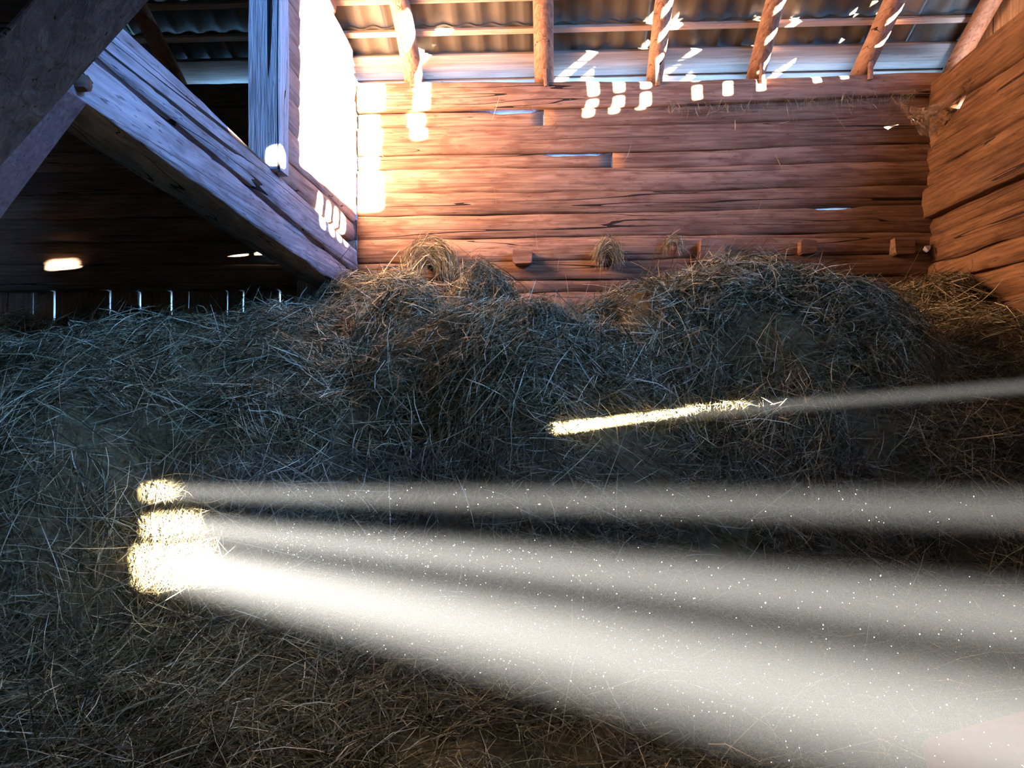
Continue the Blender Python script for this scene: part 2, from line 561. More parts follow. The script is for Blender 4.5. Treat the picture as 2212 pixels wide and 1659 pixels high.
y = YF
stops = [(OPEN_G0, OPEN_G1, 'hatch')] + [(c - w / 2, c + w / 2, 'slit') for c, w in cuts]
for (a, b, kind) in stops + [(YB + 0.75, YB + 0.75, 'end')]:
    while y < a - 0.001:
        y2 = min(y + 0.21, a)
        if a - y2 < 0.05: y2 = a
        gboard(y, y2, 2.5)
        y = y2
    if kind == 'hatch':
        gboard(a, b, HATCH_TOP)
    elif kind == 'slit':
        gboard(a, b, 2.5, SILL + 0.02)
        gboard(a, b, 3.62 if a < 3 else 3.5)
    y = max(y, b)
for (z0, z1, y0, y1) in [(2.905, 2.955, 3.2, YB), (3.16, 3.20, OPEN_G1 + 0.02, YB - 0.3)]:
    box('gable_rail', (gx1, gx1 + 0.03, y0, y1, z0, z1), M_GABLE, wall_right)

# added boards outside, unseen: keep the high sky off the foreground hay
shade = empty('added_hatch_shade', (XR + 0.9, (OPEN_G0 + OPEN_G1) / 2, HATCH_TOP), 'added board shade, unseen outside the gable hatch, blocking the high sky', 'hatch lid')
nb = 9
for k in range(nb):
    ya = OPEN_G0 - 0.25 + (OPEN_G1 - OPEN_G0 + 0.5) * k / nb
    yb_ = OPEN_G0 - 0.25 + (OPEN_G1 - OPEN_G0 + 0.5) * (k + 1) / nb
    box('board', (gx1, XR + 1.85, ya, yb_, HATCH_TOP + 0.02, HATCH_TOP + 0.05), M_GABLE, shade)
for ym in (OPEN_G0, OPEN_G1):
    box('shade_ledge', (gx1 + 0.02, XR + 1.8, ym - 0.05, ym + 0.05, HATCH_TOP - 0.01, HATCH_TOP + 0.02), M_GABLE, shade)

# far walls that close the barn behind and beside the camera
wall_front = empty('wall_front', (-1.5, YF, FLOOR), 'dark log wall closing the barn opposite the long log wall', 'wall', 'structure')
wall_left = empty('wall_left', (XFAR, 1.0, FLOOR), 'dark log wall closing the side bay', 'wall', 'structure')
for k in range(13):
    z0 = FLOOR + k * 0.375
    z1 = min(z0 + 0.375, roof_z(YF) + 0.05)
    if z1 <= z0: break
    hewn('log', lambda c, u, v: (c, YF - u, v), XFAR, XR + 0.2, lambda x, z0=z0: z0, lambda x, z1=z1: z1, 0.2, M_SIDE, wall_front, 300 + k, step=0.5)
for k in range(20):
    z0 = FLOOR + k * 0.375
    z1 = z0 + 0.375
    ya, yb = YF - 0.1, YB + 0.2
    zr = roof_z(YB)
    if z0 > zr - 0.3:
        yb = YB - (z0 - zr) / 0.5
        ya = 2.4 - yb
    if yb - ya < 0.2: break
    spans = [(ya, yb)]
    for (sa, sb) in spans:
        hewn('log', lambda c, u, v: (XFAR - u, c, v), sa, sb, lambda x, z0=z0: z0, lambda x, z1=z1: z1, 0.2, M_SIDE, wall_left, 320 + k, step=0.5)

# partition: two long tie logs, upper logs behind the post
wall_mid = empty('wall_middle', (XL - 0.1, 5.5, 0.9), 'log partition hanging between the two hay bays', 'wall', 'structure')


def map_mid(c, u, v):
    return (XL - u, c, v)


def lin(y0, z0, y1, z1):
    return lambda y: z0 + (z1 - z0) * (y - y0) / (y1 - y0)


p_top = lin(2.794, 1.463, 6.4, 1.242)
p_seam = lin(2.625, 1.253, 6.09, 1.051)
p_bot = lin(2.592, 1.074, 5.915, 0.870)
hewn('log', map_mid, 2.2, YB + 0.25, lambda y: p_seam(y) + 0.012, p_top, 0.2, M_BEAM, wall_mid, 401, 0.0, r=0.016, joint=0.03)
hewn('log', map_mid, 2.2, YB + 0.25, p_bot, lambda y: p_seam(y) - 0.012, 0.2, M_BEAM, wall_mid, 402, 0.008, r=0.016, joint=0.004, rough=0.010)
zz = [1.335, 1.50, 1.70, 1.92, 2.12, 2.33, 2.55, 2.78, 3.0, 3.25, 3.5, 3.8]
for i in range(len(zz) - 1):
    z0, z1 = zz[i], zz[i + 1]
    yb = min(YB + 0.1, YB - (z1 - ROOF0 - 0.02) / 0.5)
    if yb < 4.8: break
    hewn('log', map_mid, 4.57, yb, (lambda z: (lambda y: z + 0.02 * (YB - y)))(z0), (lambda z: (lambda y: z + 0.02 * (YB - y)))(z1), 0.18, M_PART, wall_mid, 410 + i, 0.02 if i else 0.03, r=0.03)

# ------------------------------------------------------------------ roof
ceiling = empty('ceiling', (-1.5, 1.2, roof_z(1.2)), 'pitched roof of metal tile sheets on battens and pole rafters', 'roof', 'structure')


def pole(name, p0, p1, r0, r1, mat, parent, seed=0, n=16, sides=12, wob=0.012):
    p0, p1 = np.array(p0, float), np.array(p1, float)
    d = p1 - p0; L = np.linalg.norm(d); d /= L
    s = np.cross(d, (0, 0, 1.0)); s /= np.linalg.norm(s); t = np.cross(s, d)
    fx, fy, fr = n1(seed, 1.2), n1(seed + 1, 1.2), n1(seed + 2, 3)
    verts, faces = [], []
    for i in range(n + 1):
        a = i / n
        r = r0 + (r1 - r0) * a
        cen = p0 + d * L * a + s * wob * fx(a * L) + t * wob * fy(a * L)
        for k in range(sides):
            th = 2 * math.pi * k / sides
            rr = r * (1 + 0.05 * fr(a * L + k * 3.1))
            verts.append(cen + s * rr * math.cos(th) + t * rr * math.sin(th))
    for i in range(n):
        for k in range(sides):
            faces.append((i * sides + k, i * sides + (k + 1) % sides, (i + 1) * sides + (k + 1) % sides, (i + 1) * sides + k))
    faces.append(tuple(range(sides))); faces.append(tuple(range(n * sides, (n + 1) * sides)))
    return link_mesh(name, verts, faces, mat, parent)


raft = [(-190, 0.075), (375, 0.075), (640, 0.075), (890, 0.085), (1176, 0.085), (1416, 0.075), (1640, 0.08), (1872, 0.08), (2075, 0.075)]
for k, (u, r) in enumerate(raft):
    x = aty(u, 178, YB)[0]
    za = ROOF0 - r * 1.12 - 0.005
    ra = pole('rafter', (x, YB + 0.75, za - 0.375), (x, 1.2, za + 0.5 * (YB - 1.2)), r, r * 0.9, M_RAFT, ceiling, 500 + 7 * k, n=20)
    if u > 500 and u < 2000:                  # wooden peg that pins the rafter foot
        timber('peg', (x + 0.005, YB - 0.075, seams[0](x) + 0.15), (x + 0.015, YB - 0.04, seams[0](x) - 0.045), 0.035, 0.03, M_RAFT, ra, n=2, bevel=0.3, seed=560 + k)

# eave boards
ye = YB - 0.03
k = 0
while ye < YB + 0.78:
    w = [0.085, 0.075, 0.08, 0.07, 0.09][k % 5]
    brk = aty([1176, 890, 1640, 1416, 1176][k % 5], 178, YB)[0]
    for (xa, xb) in ((XFAR - 0.3, brk - 0.002), (brk + 0.002, XR + 0.7)):
        ym = ye + w / 2
        jit = 0.006 * ((k * 7) % 3 - 1)
        timber('eave_board', (xa, ym, roof_z(ym) + 0.012 + jit), (xb, ym, roof_z(ym) + 0.012 + jit), (w - 0.007) * 1.118, 0.022, M_SOFF, ceiling,
               roll=math.atan(0.5), bevel=0.06, n=4, wob=0.0005, seed=600 + k)
    ye += w; k += 1

# battens
MOD = 0.27
yb0 = 6.185
yy, k = yb0, 0
while yy > 1.3:
    timber('batten', (XFAR - 0.3, yy, roof_z(yy) + 0.018), (XR + 0.7, yy, roof_z(yy) + 0.018), 0.05, 0.034, M_BATT, ceiling, roll=math.atan(0.5), bevel=0.08, n=6, wob=0.002, seed=650 + k)
    yy -= MOD * (1 if k < 2 else 2); k += 1


def sheet_profile(x):
    """pressed-tile wave: broad pans, narrow valleys"""
    p = (x / 0.2) % 1.0
    return 0.022 * (0.5 - 0.5 * np.cos(2 * np.pi * np.clip((p - 0.12) / 0.76, 0, 1))) ** 0.55


def roof_sheet(x0, x1, ylo, yhi, seed):
    nx = int((x1 - x0) / 0.0125)
    xs = np.linspace(x0, x1, nx + 1)
    # stations down the slope: low at the top, lifted, pressed lip at the lower edge
    st = [(yhi, 0.030), (ylo + (yhi - ylo) * 0.5 if False else (ylo * 0.5 + yhi * 0.5), 0.042), (ylo - 0.03, 0.052), (ylo - 0.015, 0.056), (ylo - 0.006, 0.046), (ylo, 0.040)]
    verts = []
    for (yv, h) in st:
        for xv in xs:
            verts.append((xv, yv, roof_z(yv) + h + float(sheet_profile(xv)) * (1.0 if h != 0.040 else 1.0)))
    m = nx + 1
    faces = [(a * m + i, a * m + i + 1, (a + 1) * m + i + 1, (a + 1) * m + i) for a in range(len(st) - 1) for i in range(nx)]
    link_mesh('roof_sheet', verts, faces, M_SHEET, ceiling)


SW = 1.1
for row in range(3):
    ylo = yb0 + MOD + 0.004 - MOD * row
    yhi = ylo - MOD - 0.035
    x = XFAR - 0.3
    k = 0
    while x < XR + 0.7:
        roof_sheet(x, min(x + SW + 0.012, XR + 0.75), ylo, yhi, k)
        x += SW; k += 1
# sheets over the unseen rest of the roof
y1 = yb0 - MOD * 2 + 0.02


def slab(xa, xb, ya, yb, up=0.05):
    v = []
    for (yy_, dz) in ((ya, up), (yb, up), (yb, up + 0.02), (ya, up + 0.02)):
        for xx in (xa, xb):
            v.append((xx, yy_, roof_z(yy_) + dz))
    f = [(0, 1, 3, 2), (2, 3, 5, 4), (4, 5, 7, 6), (6, 7, 1, 0), (0, 2, 4, 6), (1, 3, 5, 7)]
    link_mesh('roof_sheet', v, f, M_SHEET, ceiling, smooth=False)


for i in range(10):
    xa = XFAR - 0.3 + i * 1.08
    slab(xa, min(xa + 1.09, XR + 0.75), 1.2, y1)
    slab(xa, min(xa + 1.09, XR + 0.75), YF - 0.6, 1.2)
slab(XFAR - 0.3, XR + 0.75, YB + 0.0, YB + 0.8, 0.03)

# ------------------------------------------------------------------ timbers in front
post = timber('post', (XL - 0.045, 4.47, p_top(4.47) + 0.0), (XL - 0.055, 4.47, roof_z(4.47) - 0.06), 0.195, 0.17, M_POST, bevel=0.06, n=22, wob=0.004, seed=700)
tag(post, 'weathered grey square post standing on the long tie log', 'post')
pc = timber('post', (XL - 0.32, 6.05, FLOOR), (XL - 0.32, 6.05, 0.93), 0.15, 0.15, M_POST, bevel=0.1, n=10, seed=705)
tag(pc, 'short pale post under the far end of the tie log', 'post')
ba, bb = aty(105, 165, 2.45), aty(-210, 580, 2.45)
bd_ = (bb - ba) / (ba[2] - bb[2])                       # per metre of drop
b2 = timber('brace', ba + bd_ * (ba[2] + 1.05), ba, 0.19, 0.20, M_BRACE2, bevel=0.08, n=14, seed=710)
tag(b2, 'reddish-brown slanting brace that meets the underside of the tie log', 'brace')
peg_p = atx(172, 180, XL)
pole('peg', peg_p + np.array((-0.04, 0, 0)), peg_p + np.array((0.03, 0, 0)), 0.034, 0.03, M_BRACE, wall_mid, 715, n=2, sides=8, wob=0)
YN = 0.95
ba, bb = aty(280, -250, YN), aty(-370, 480, YN)
bd_ = (bb - ba) / (ba[2] - bb[2])
b1 = timber('brace', ba + bd_ * (ba[2] + 1.15), ba + bd_ * ((gx0 - 0.03 - ba[0]) / bd_[0]), 0.142, 0.142, M_BRACE, bevel=0.05, n=24, seed=720)
tag(b1, 'thick dark brown slanting brace crossing in front of the reddish-brown one', 'brace')

# ------------------------------------------------------------------ hay
GN = np.random.default_rng(5).uniform(-1, 1, (256, 256))


def vnoise(x, y, f):
    x, y = np.asarray(x) * f + 50.3, np.asarray(y) * f + 71.9
    i, j = np.floor(x).astype(int), np.floor(y).astype(int)
    a, b = x - i, y - j
    a, b = a * a * (3 - 2 * a), b * b * (3 - 2 * b)
    i0, i1, j0, j1 = i % 256, (i + 1) % 256, j % 256, (j + 1) % 256
    return (GN[i0, j0] * (1 - a) + GN[i1, j0] * a) * (1 - b) + (GN[i0, j1] * (1 - a) + GN[i1, j1] * a) * b


BY = [-4, 0.8, 1.6, 2.3, 2.9, 3.25, 3.6, 4.0, 4.5, 5.2, 6.0, 6.6]
BZ = [-1.1, -1.08, -1.04, -0.98, -0.86, -0.62, -0.20, 0.14, 0.36, 0.52, 0.62, 0.64]
BYL = [-4, 0.8, 1.6, 2.3, 2.7, 2.88, 3.0, 3.12, 3.4, 4.0, 4.5, 5.2, 6.0, 6.6]
BZL = [-1.1, -1.10, -1.08, -1.05, -1.02, -0.95, -0.66, -0.26, -0.06, 0.14, 0.36, 0.52, 0.62, 0.64]
# heaps: key, crest x, crest y, crest height, half widths in x and y (drop of 0.5 m), lean
HEAPS = [
    ('right', 1.32, 4.75, 0.80, 0.85, 0.68),
    ('right2', 0.55, 4.65, 0.69, 0.62, 0.55),
    ('mid', -0.25, 4.05, 0.48, 0.75, 0.50),
    ('blue', -0.90, 4.85, 0.62, 0.42, 0.50),
    ('peak', -0.42, 5.25, 0.88, 0.34, 0.40),
    ('corner', -1.45, 5.85, 0.95, 0.55, 0.60),
    ('far', 2.95, 5.95, 0.84, 0.75, 0.75),
    ('side', -2.6, 4.1, 0.24, 2.4, 0.6),
]


def hay_parts(x, y):
    x, y = np.asarray(x, float), np.asarray(y, float)
    w = 0.16 * vnoise(x, y, 0.9)
    kl = np.clip((-0.9 - x) / 0.5, 0, 1) * np.clip((x + 2.9) / 0.5, 0, 1)
    base = np.interp(y + w, BY, BZ) * (1 - kl) + np.interp(y + 0.25 * w + 0.42 * np.clip((-1.70 - x) / 0.35, 0, 1), BYL, BZL) * kl
    # the floor of hay drops away by the right wall near the camera; side bay is a bit lower behind its crest
    base = base - 0.25 * np.clip((x - 1.0) / 2.0, 0, 1) * np.clip((3.2 - y) / 2, 0, 1)
    base = base - 0.32 * np.clip((-1.9 - x) / 0.6, 0, 1) * np.clip((y - 4.2) / 0.5, 0, 1) * np.clip((6.2 - y) / 0.9, 0, 1)
    base = base - 0.32 * np.clip((x + 1.5) / 0.5, 0, 1) * np.clip((2.6 - x) / 0.6, 0, 1) * np.clip((y - 3.6) / 0.6, 0, 1)
    out = [base]
    for i, (k, cx, cy_, h, wx, wy) in enumerate(HEAPS):
        xx = x + 0.10 * vnoise(x + 9 * i, y, 1.9)
        yy_ = y + 0.10 * vnoise(x - 5 * i, y + 3, 1.9)
        q = np.sqrt(((xx - cx) / wx) ** 2 + ((yy_ - cy_) / wy) ** 2 + 0.04) - 0.2
        out.append(h - 0.55 * q ** 1.6)
    return np.array(out)


def hay_h(x, y):
    p = hay_parts(x, y)
    m = p.max(0)
    k = 16.0
    z = m + np.log(np.exp((p - m) * k).sum(0)) / k
    z = z + 0.055 * vnoise(x, y, 2.4) + 0.045 * vnoise(x, y + 7, 5.0) + 0.022 * vnoise(x + 3, y, 11.0)
    return z


def hay_grad(x, y, e=0.02):
    return (hay_h(x + e, y) - hay_h(x - e, y)) / (2 * e), (hay_h(x, y + e) - hay_h(x, y - e)) / (2 * e)


M_CORE = plain('hay_packed', (0.08, 0.062, 0.028), 0.95, 0, 0.05, 30.0, (0.16, 0.13, 0.06))


def straw_mat(name, cols):
    m, nt, bs = new_mat(name)
    N, L = nt.nodes, nt.links
    g = N.new('ShaderNodeNewGeometry')
    r = ramp(nt, cols)
    L.new(g.outputs['Random Per Island'], r.inputs[0])
    L.new(r.outputs[0], bs.inputs['Base Color'])
    bs.inputs['Roughness'].default_value = 0.6
    bs.inputs['Specular IOR Level'].default_value = 0.35
    return m


M_STRAW = straw_mat('hay_straw', [(0.0, (0.06, 0.045, 0.02)), (0.4, (0.105, 0.083, 0.037)), (0.68, (0.22, 0.19, 0.088)), (0.88, (0.43, 0.37, 0.20)), (1.0, (0.74, 0.66, 0.44))])


def strand_mesh(name, base, direc, length, bend, width, mat, parent, seg=3):
    """many bent ribbons: base points, unit directions, lengths, bend vectors"""
    n = len(base)
    t = np.linspace(-0.5, 0.5, seg + 1)
    pts = base[:, None, :] + direc[:, None, :] * (length[:, None, None] * t[None, :, None]) \
        + bend[:, None, :] * ((0.25 - t ** 2)[None, :, None] * 1.0)
    side = np.cross(direc, RNG.normal(size=(n, 3)))
    side /= np.linalg.norm(side, axis=1)[:, None] + 1e-9
    wv = width[:, None] * np.interp(t, [-0.5, -0.3, 0.3, 0.5], [0.6, 1, 0.9, 0.35])[None, :]
    a = pts + side[:, None, :] * wv[:, :, None] / 2
    b = pts - side[:, None, :] * wv[:, :, None] / 2
    v = np.stack([a, b], 2).reshape(-1, 3)
    v[:, 2] += ZO
    org = np.array([v[:, 0].mean(), v[:, 1].mean(), v[:, 2].min()])
    v -= org
    m = seg + 1
    q = np.array([[2 * k, 2 * k + 1, 2 * k + 3, 2 * k + 2] for k in range(seg)])
    f = (np.arange(n)[:, None, None] * (2 * m) + q[None]).reshape(-1)
    me = bpy.data.meshes.new(name)
    me.vertices.add(len(v)); me.vertices.foreach_set('co', v.astype(np.float32).ravel())
    nf = n * seg
    me.loops.add(nf * 4); me.loops.foreach_set('vertex_index', f.astype(np.int32))
    me.polygons.add(nf)
    me.polygons.foreach_set('loop_start', np.arange(0, nf * 4, 4, dtype=np.int32))
    me.update(calc_edges=True)
    me.materials.append(mat)
    o = bpy.data.objects.new(name, me)
    C.objects.link(o)
    w = Vector(org)
    if parent is not None:
        o.parent = parent
        w = w - wloc(parent)
    o.location = w
    o['kind'] = 'stuff'
    return o


# which heap owns a spot
OWNER = {'base': 0, 'right': 1, 'right2': 1, 'mid': 2, 'blue': 3, 'peak': 4, 'corner': 5, 'far': 6, 'side': 7}
own_idx = np.array([0] + [OWNER[h[0]] for h in HEAPS])
HX0, HX1, HY0, HY1 = XFAR + 0.02, XR - 0.0, YF + 0.02, YB + 0.06
GX = np.arange(HX0, HX1 + 0.001, 0.055)
GX[-1] = HX1
GYv = np.concatenate([np.arange(HY0, 0.6, 0.25), np.arange(0.6, HY1, 0.055), [HY1]])
XX, YY = np.meshgrid(GX, GYv)
YY = np.minimum(YY, np.where(XX > XL - 0.02, YB + 0.012, YB + 0.055))
ZZ = np.maximum(hay_h(XX, YY), FLOOR + 0.05)
OWN = own_idx[hay_parts(XX, YY).argmax(0)]
OWN[(XX < XL - 0.25) & (OWN != 7)] = 8
OWN[(YY < 2.5)] = 0
HN = [('hay_bed', 'loose dry hay spread over the foreground where the sunbeams land', 'stuff'),
      ('hay_heap', 'tall wide dark hay heap in front of the squared joist ends near the right wall', None),
      ('hay_heap', 'rounded hay mound rising from the middle of the hay bed', None),
      ('hay_heap', 'small bluish hay mound between the tie log end and the pointed heap', None),
      ('hay_heap', 'pointed little hay heap against the log wall', None),
      ('hay_heap', 'pale hay bank piled at the far end of the tie log', None),
      ('hay_heap', 'low hay bank in the corner under the orange-brown log wall', None),
      ('hay_heap', 'long low bluish hay ridge in the side bay', None),
      ('hay_bed', 'dark hay lying below the boards with light slits in the side bay', 'stuff')]
ny, nx = XX.shape
fo = OWN[:-1, :-1]
hay_obj = {}
for k, (nm, lab, kd) in enumerate(HN):
    jj, ii = np.nonzero(fo == k)
    if len(jj) == 0: continue
    quads = np.stack([jj * nx + ii, jj * nx + ii + 1, (jj + 1) * nx + ii + 1, (jj + 1) * nx + ii], 1)
    u, inv = np.unique(quads, return_inverse=True)
    inv = inv.reshape(quads.shape)
    P = np.stack([XX.ravel()[u], YY.ravel()[u], ZZ.ravel()[u] - 0.015], 1)
    o = link_mesh(nm, P, [tuple(int(a) for a in q) for q in inv], M_CORE, None, smooth=True, recalc=False)
    tag(o, lab, 'hay', 'hay heaps' if nm == 'hay_heap' else 'loose hay', kd)
    hay_obj[k] = o

# straw lying over every part of it
NS = 250000
cand = NS * 3
ys = RNG.uniform(0.7, YB, cand)
xs = RNG.uniform(-4.9, XR, cand)
inside = np.abs(xs + 0.05 * ys) < 0.80 * ys + 0.7
gx, gy = hay_grad(xs, ys)
wgt = np.sqrt(1 + gx ** 2 + gy ** 2) * np.where(inside, 1.0, 0.12)
zs_ = hay_h(xs, ys)
# face towards the eye matters: thin out what slopes away
nn = np.stack([-gx, -gy, np.ones_like(gx)], 1); nn /= np.linalg.norm(nn, axis=1)[:, None]
vd = -np.stack([xs, ys, zs_], 1); vd /= np.linalg.norm(vd, axis=1)[:, None]
facing = (nn * vd).sum(1)
wgt *= np.where(facing > -0.15, 1.0, 0.35)
wgt *= np.clip(0.75 + 0.9 * vnoise(xs + 2, ys, 3.5) + 0.5 * vnoise(xs, ys + 4, 9.0), 0.12, 2.0)
wgt *= np.where(xs < -2.2, 0.7, 1.0) * np.interp(ys, [0.7, 2.0, 3.0, 6.4], [1.15, 1.2, 1.1, 0.8])
pick = RNG.random(cand) < np.minimum(wgt / wgt.sum() * NS, 1)
xs, ys, zs_, nn, facing = xs[pick], ys[pick], zs_[pick], nn[pick], facing[pick]
n = len(xs)
# orientation: combed locally by a slow field, plus scatter
ang = 2.6 * vnoise(xs, ys, 1.3) + 1.2 * vnoise(xs + 5, ys, 4.0) + RNG.normal(0, 0.95, n)
e1 = np.stack([np.ones(n), np.zeros(n), nn[:, 0] / -nn[:, 2]], 1); e1 /= np.linalg.norm(e1, axis=1)[:, None]
e2 = np.cross(nn, e1)
lift = RNG.normal(0.04, 0.20, n)
stick = RNG.random(n) < 0.03
lift[stick] = RNG.uniform(0.3, 1.1, stick.sum())
dirs = e1 * np.cos(ang)[:, None] + e2 * np.sin(ang)[:, None] + nn * lift[:, None]
dirs /= np.linalg.norm(dirs, axis=1)[:, None]
lens = np.clip(RNG.gamma(3.6, 0.044, n), 0.05, 0.48)
bend = nn * (RNG.normal(0.10, 0.18, n) * lens)[:, None] + np.cross(nn, dirs) * (RNG.normal(0, 0.28, n) * lens)[:, None]
wid = RNG.uniform(0.0016, 0.0042, n) * np.interp(ys, [1.0, 3.0, 6.0], [0.75, 1.1, 1.5])
base = np.stack([xs, ys, zs_], 1) + nn * RNG.uniform(-0.012, 0.03, n)[:, None] + nn * (np.abs(lift) * lens * 0.4)[:, None]
half = np.abs(dirs) * (lens / 2)[:, None] + 0.25 * np.abs(bend)
base[:, 1] -= np.maximum(0, base[:, 1] + half[:, 1] - np.where(xs > XL, YB - 0.004, YB + 0.045))
base[:, 0] -= np.maximum(0, base[:, 0] + half[:, 0] - (XR - 0.012))
ix = np.clip(np.searchsorted(GX, xs) - 1, 0, nx - 2)
iy = np.clip(np.searchsorted(GYv, ys) - 1, 0, ny - 2)
ow = fo[iy, ix]
for k, o in hay_obj.items():
    s = ow == k
    if s.sum() == 0: continue
    strand_mesh('straw', base[s], dirs[s], lens[s], bend[s], wid[s], M_STRAW, o)


# hay tufts that hang on the joist ends of the back wall
def tuft(u, v, y, w, h, n, label, drop=0.6):
    c = aty(u, v, y)
    core = []
    fc = []
    R_, Q_ = 6, 10
    for i in range(R_ + 1):
        ph = math.pi * i / R_
        for j in range(Q_):
            th = 2 * math.pi * j / Q_
            core.append((c[0] + 0.12 * w * math.sin(ph) * math.cos(th), min(c[1] + 0.07 + 0.05 * math.sin(ph) * math.sin(th), YB - 0.004), c[2] + 0.1 * h + 0.10 * h * math.cos(ph)))
    for i in range(R_):
        for j in range(Q_):
            fc.append((i * Q_ + j, i * Q_ + (j + 1) % Q_, (i + 1) * Q_ + (j + 1) % Q_, (i + 1) * Q_ + j))
    o = link_mesh('hay_tuft', core, fc, M_CORE)
    tag(o, label, 'hay', 'hay tufts on the log wall')
    # straws arch over the joist end and hang down at both sides
    ph = RNG.uniform(-0.15, math.pi + 0.15, n)
    rad = RNG.uniform(0.08, 1.0, n) ** 0.75
    P = np.stack([c[0] - np.cos(ph) * rad * w * 0.5, c[1] + 0.03 - 0.10 * RNG.random(n), c[2] - 0.25 * h + np.sin(ph) * rad * h * 0.72], 1)
    sg = np.where(RNG.random(n) < 0.5, -1, 1)[:, None]
    d = np.stack([np.sin(ph), RNG.normal(0, 0.25, n), np.cos(ph) * 1.2], 1) * sg
    d += RNG.normal(0, 0.33, (n, 3))
    d /= np.linalg.norm(d, axis=1)[:, None]
    ln = np.clip(RNG.gamma(4, 0.035, n), 0.05, 0.35) * min(1.0, w / 0.4 + 0.35)
    bd = np.stack([np.zeros(n), np.full(n, -0.02), 0.25 * ln], 1) + RNG.normal(0, 0.02, (n, 3))
    P[:, 1] -= np.maximum(0, P[:, 1] + np.abs(d[:, 1]) * ln / 2 + 0.25 * np.abs(bd[:, 1]) - (YB - 0.006))
    strand_mesh('straw', P, d, ln, bd, RNG.uniform(0.002, 0.004, n), M_STRAW, o)
    return o


tuft(930, 562, YB - 0.17, 0.50, 0.42, 1300, 'large golden hay tuft draped over a joist end near the tie log')
tuft(1312, 545, YB - 0.13, 0.24, 0.24, 520, 'small hay tuft hanging on a joist end above the pointed heap')
tuft(1455, 528, YB - 0.06, 0.17, 0.14, 160, 'wispy dark hay tuft stuck in the log wall beside a squared joist end')

# dusty wisps hanging from the joint under the top wall log
nw_ = 420
wx = RNG.uniform(ux(1440), ux(1975), nw_)
wz = np.array([seams[1](q) for q in wx]) - np.abs(RNG.normal(0, 0.05, nw_))
wp = np.stack([wx, YB - 0.012 - 0.02 * RNG.random(nw_), wz], 1)
wdir = RNG.normal(0, 0.45, (nw_, 3)) + np.array([0, -0.05, -1.0]); wdir /= np.linalg.norm(wdir, axis=1)[:, None]
wl = RNG.uniform(0.04, 0.14, nw_)
wp[:, 1] -= np.maximum(0, wp[:, 1] + np.abs(wdir[:, 1]) * wl / 2 + 0.012 - (YB + 0.012))
ws = strand_mesh('dusty_wisps', wp, wdir, wl, RNG.normal(0, 0.03, (nw_, 3)), RNG.uniform(0.0015, 0.003, nw_), M_STRAW, wall_back)
# single straws caught on the wall
ns_ = 70
wx = RNG.uniform(XL + 0.1, XR - 0.1, ns_)
wz = np.array([seams[RNG.integers(1, 9)](q) for q in wx]) - RNG.uniform(0, 0.05, ns_)
wp = np.stack([wx, np.full(ns_, YB - 0.03), wz], 1)
wdir = RNG.normal(0, 0.8, (ns_, 3)) * (1, 0.15, 1) + np.array([0, 0, -0.5]); wdir /= np.linalg.norm(wdir, axis=1)[:, None]
strand_mesh('stray_straw', wp, wdir, RNG.uniform(0.08, 0.24, ns_), RNG.normal(0, 0.03, (ns_, 3)), RNG.uniform(0.002, 0.0035, ns_), M_STRAW, wall_back)

# ------------------------------------------------------------------ small things
# dusty cobweb in the upper corner
M_WEB, nt_w, bs_w = new_mat('cobweb_dusty')
bs_w.inputs['Base Color'].default_value = (0.16, 0.11, 0.075, 1)
bs_w.inputs['Roughness'].default_value = 0.95
tcw = nt_w.nodes.new('ShaderNodeTexCoord')
nw = nt_w.nodes.new('ShaderNodeTexNoise'); nw.inputs['Scale'].default_value = 26; nw.inputs['Detail'].default_value = 6
nt_w.links.new(tcw.outputs['Object'], nw.inputs['Vector'])
rw = ramp(nt_w, [(0.42, (0.15,) * 3), (0.62, (0.95,) * 3)])
nt_w.links.new(nw.outputs['Fac'], rw.inputs[0]); nt_w.links.new(rw.outputs[0], bs_w.inputs['Alpha'])
A, B = aty(1925, 207, YB - 0.03), aty(1990, 292, YB - 0.05)
Cc, Dd = atx(2100, 165, XR - 0.03), atx(2052, 262, XR - 0.03)
vw, fw = [], []
NW = 12
for i in range(NW + 1):
    a = i / NW
    for j in range(NW + 1):
        b = j / NW
        top = A * (1 - a) + Cc * a; top = top + np.array([0, 0, -0.16 * math.sin(math.pi * a)])
        bot = B * (1 - a) + Dd * a; bot = bot + np.array([0, 0, -0.05 * math.sin(math.pi * a)])
        p = top * (1 - b) + bot * b
        p = p + np.array([-0.04, -0.05, 0]) * math.sin(math.pi * b) * math.sin(math.pi * a) + RNG.normal(0, 0.006, 3)
        vw.append(p)
fw = [(i * (NW + 1) + j, i * (NW + 1) + j + 1, (i + 1) * (NW + 1) + j + 1, (i + 1) * (NW + 1) + j) for i in range(NW) for j in range(NW)]
web = link_mesh('cobweb', vw, fw, M_WEB)
tag(web, 'dusty sagging cobweb in the upper corner of the two log walls', 'cobweb')

# white scrap caught in the corner
M_WHITE = plain('white_scrap', (0.8, 0.82, 0.85), 0.6)
c = aty(2003, 536, YB - 0.12)
sv = [c + RNG.normal(0, 0.02, 3) * (1, 0.6, 1) for _ in range(14)]
bm = bmesh.new()
for q in sv: bm.verts.new((q[0], q[1], q[2]))
res = bmesh.ops.convex_hull(bm, input=bm.verts)
bm.verts.index_update()
vv = [tuple(q.co) for q in bm.verts]
ff_ = [tuple(q.index for q in f.verts) for f in bm.faces]
bm.free()
scr = link_mesh('paper_scrap', vv, ff_, M_WHITE, smooth=False)
tag(scr, 'small crumpled white scrap stuck in the corner of the log walls', 'scrap')

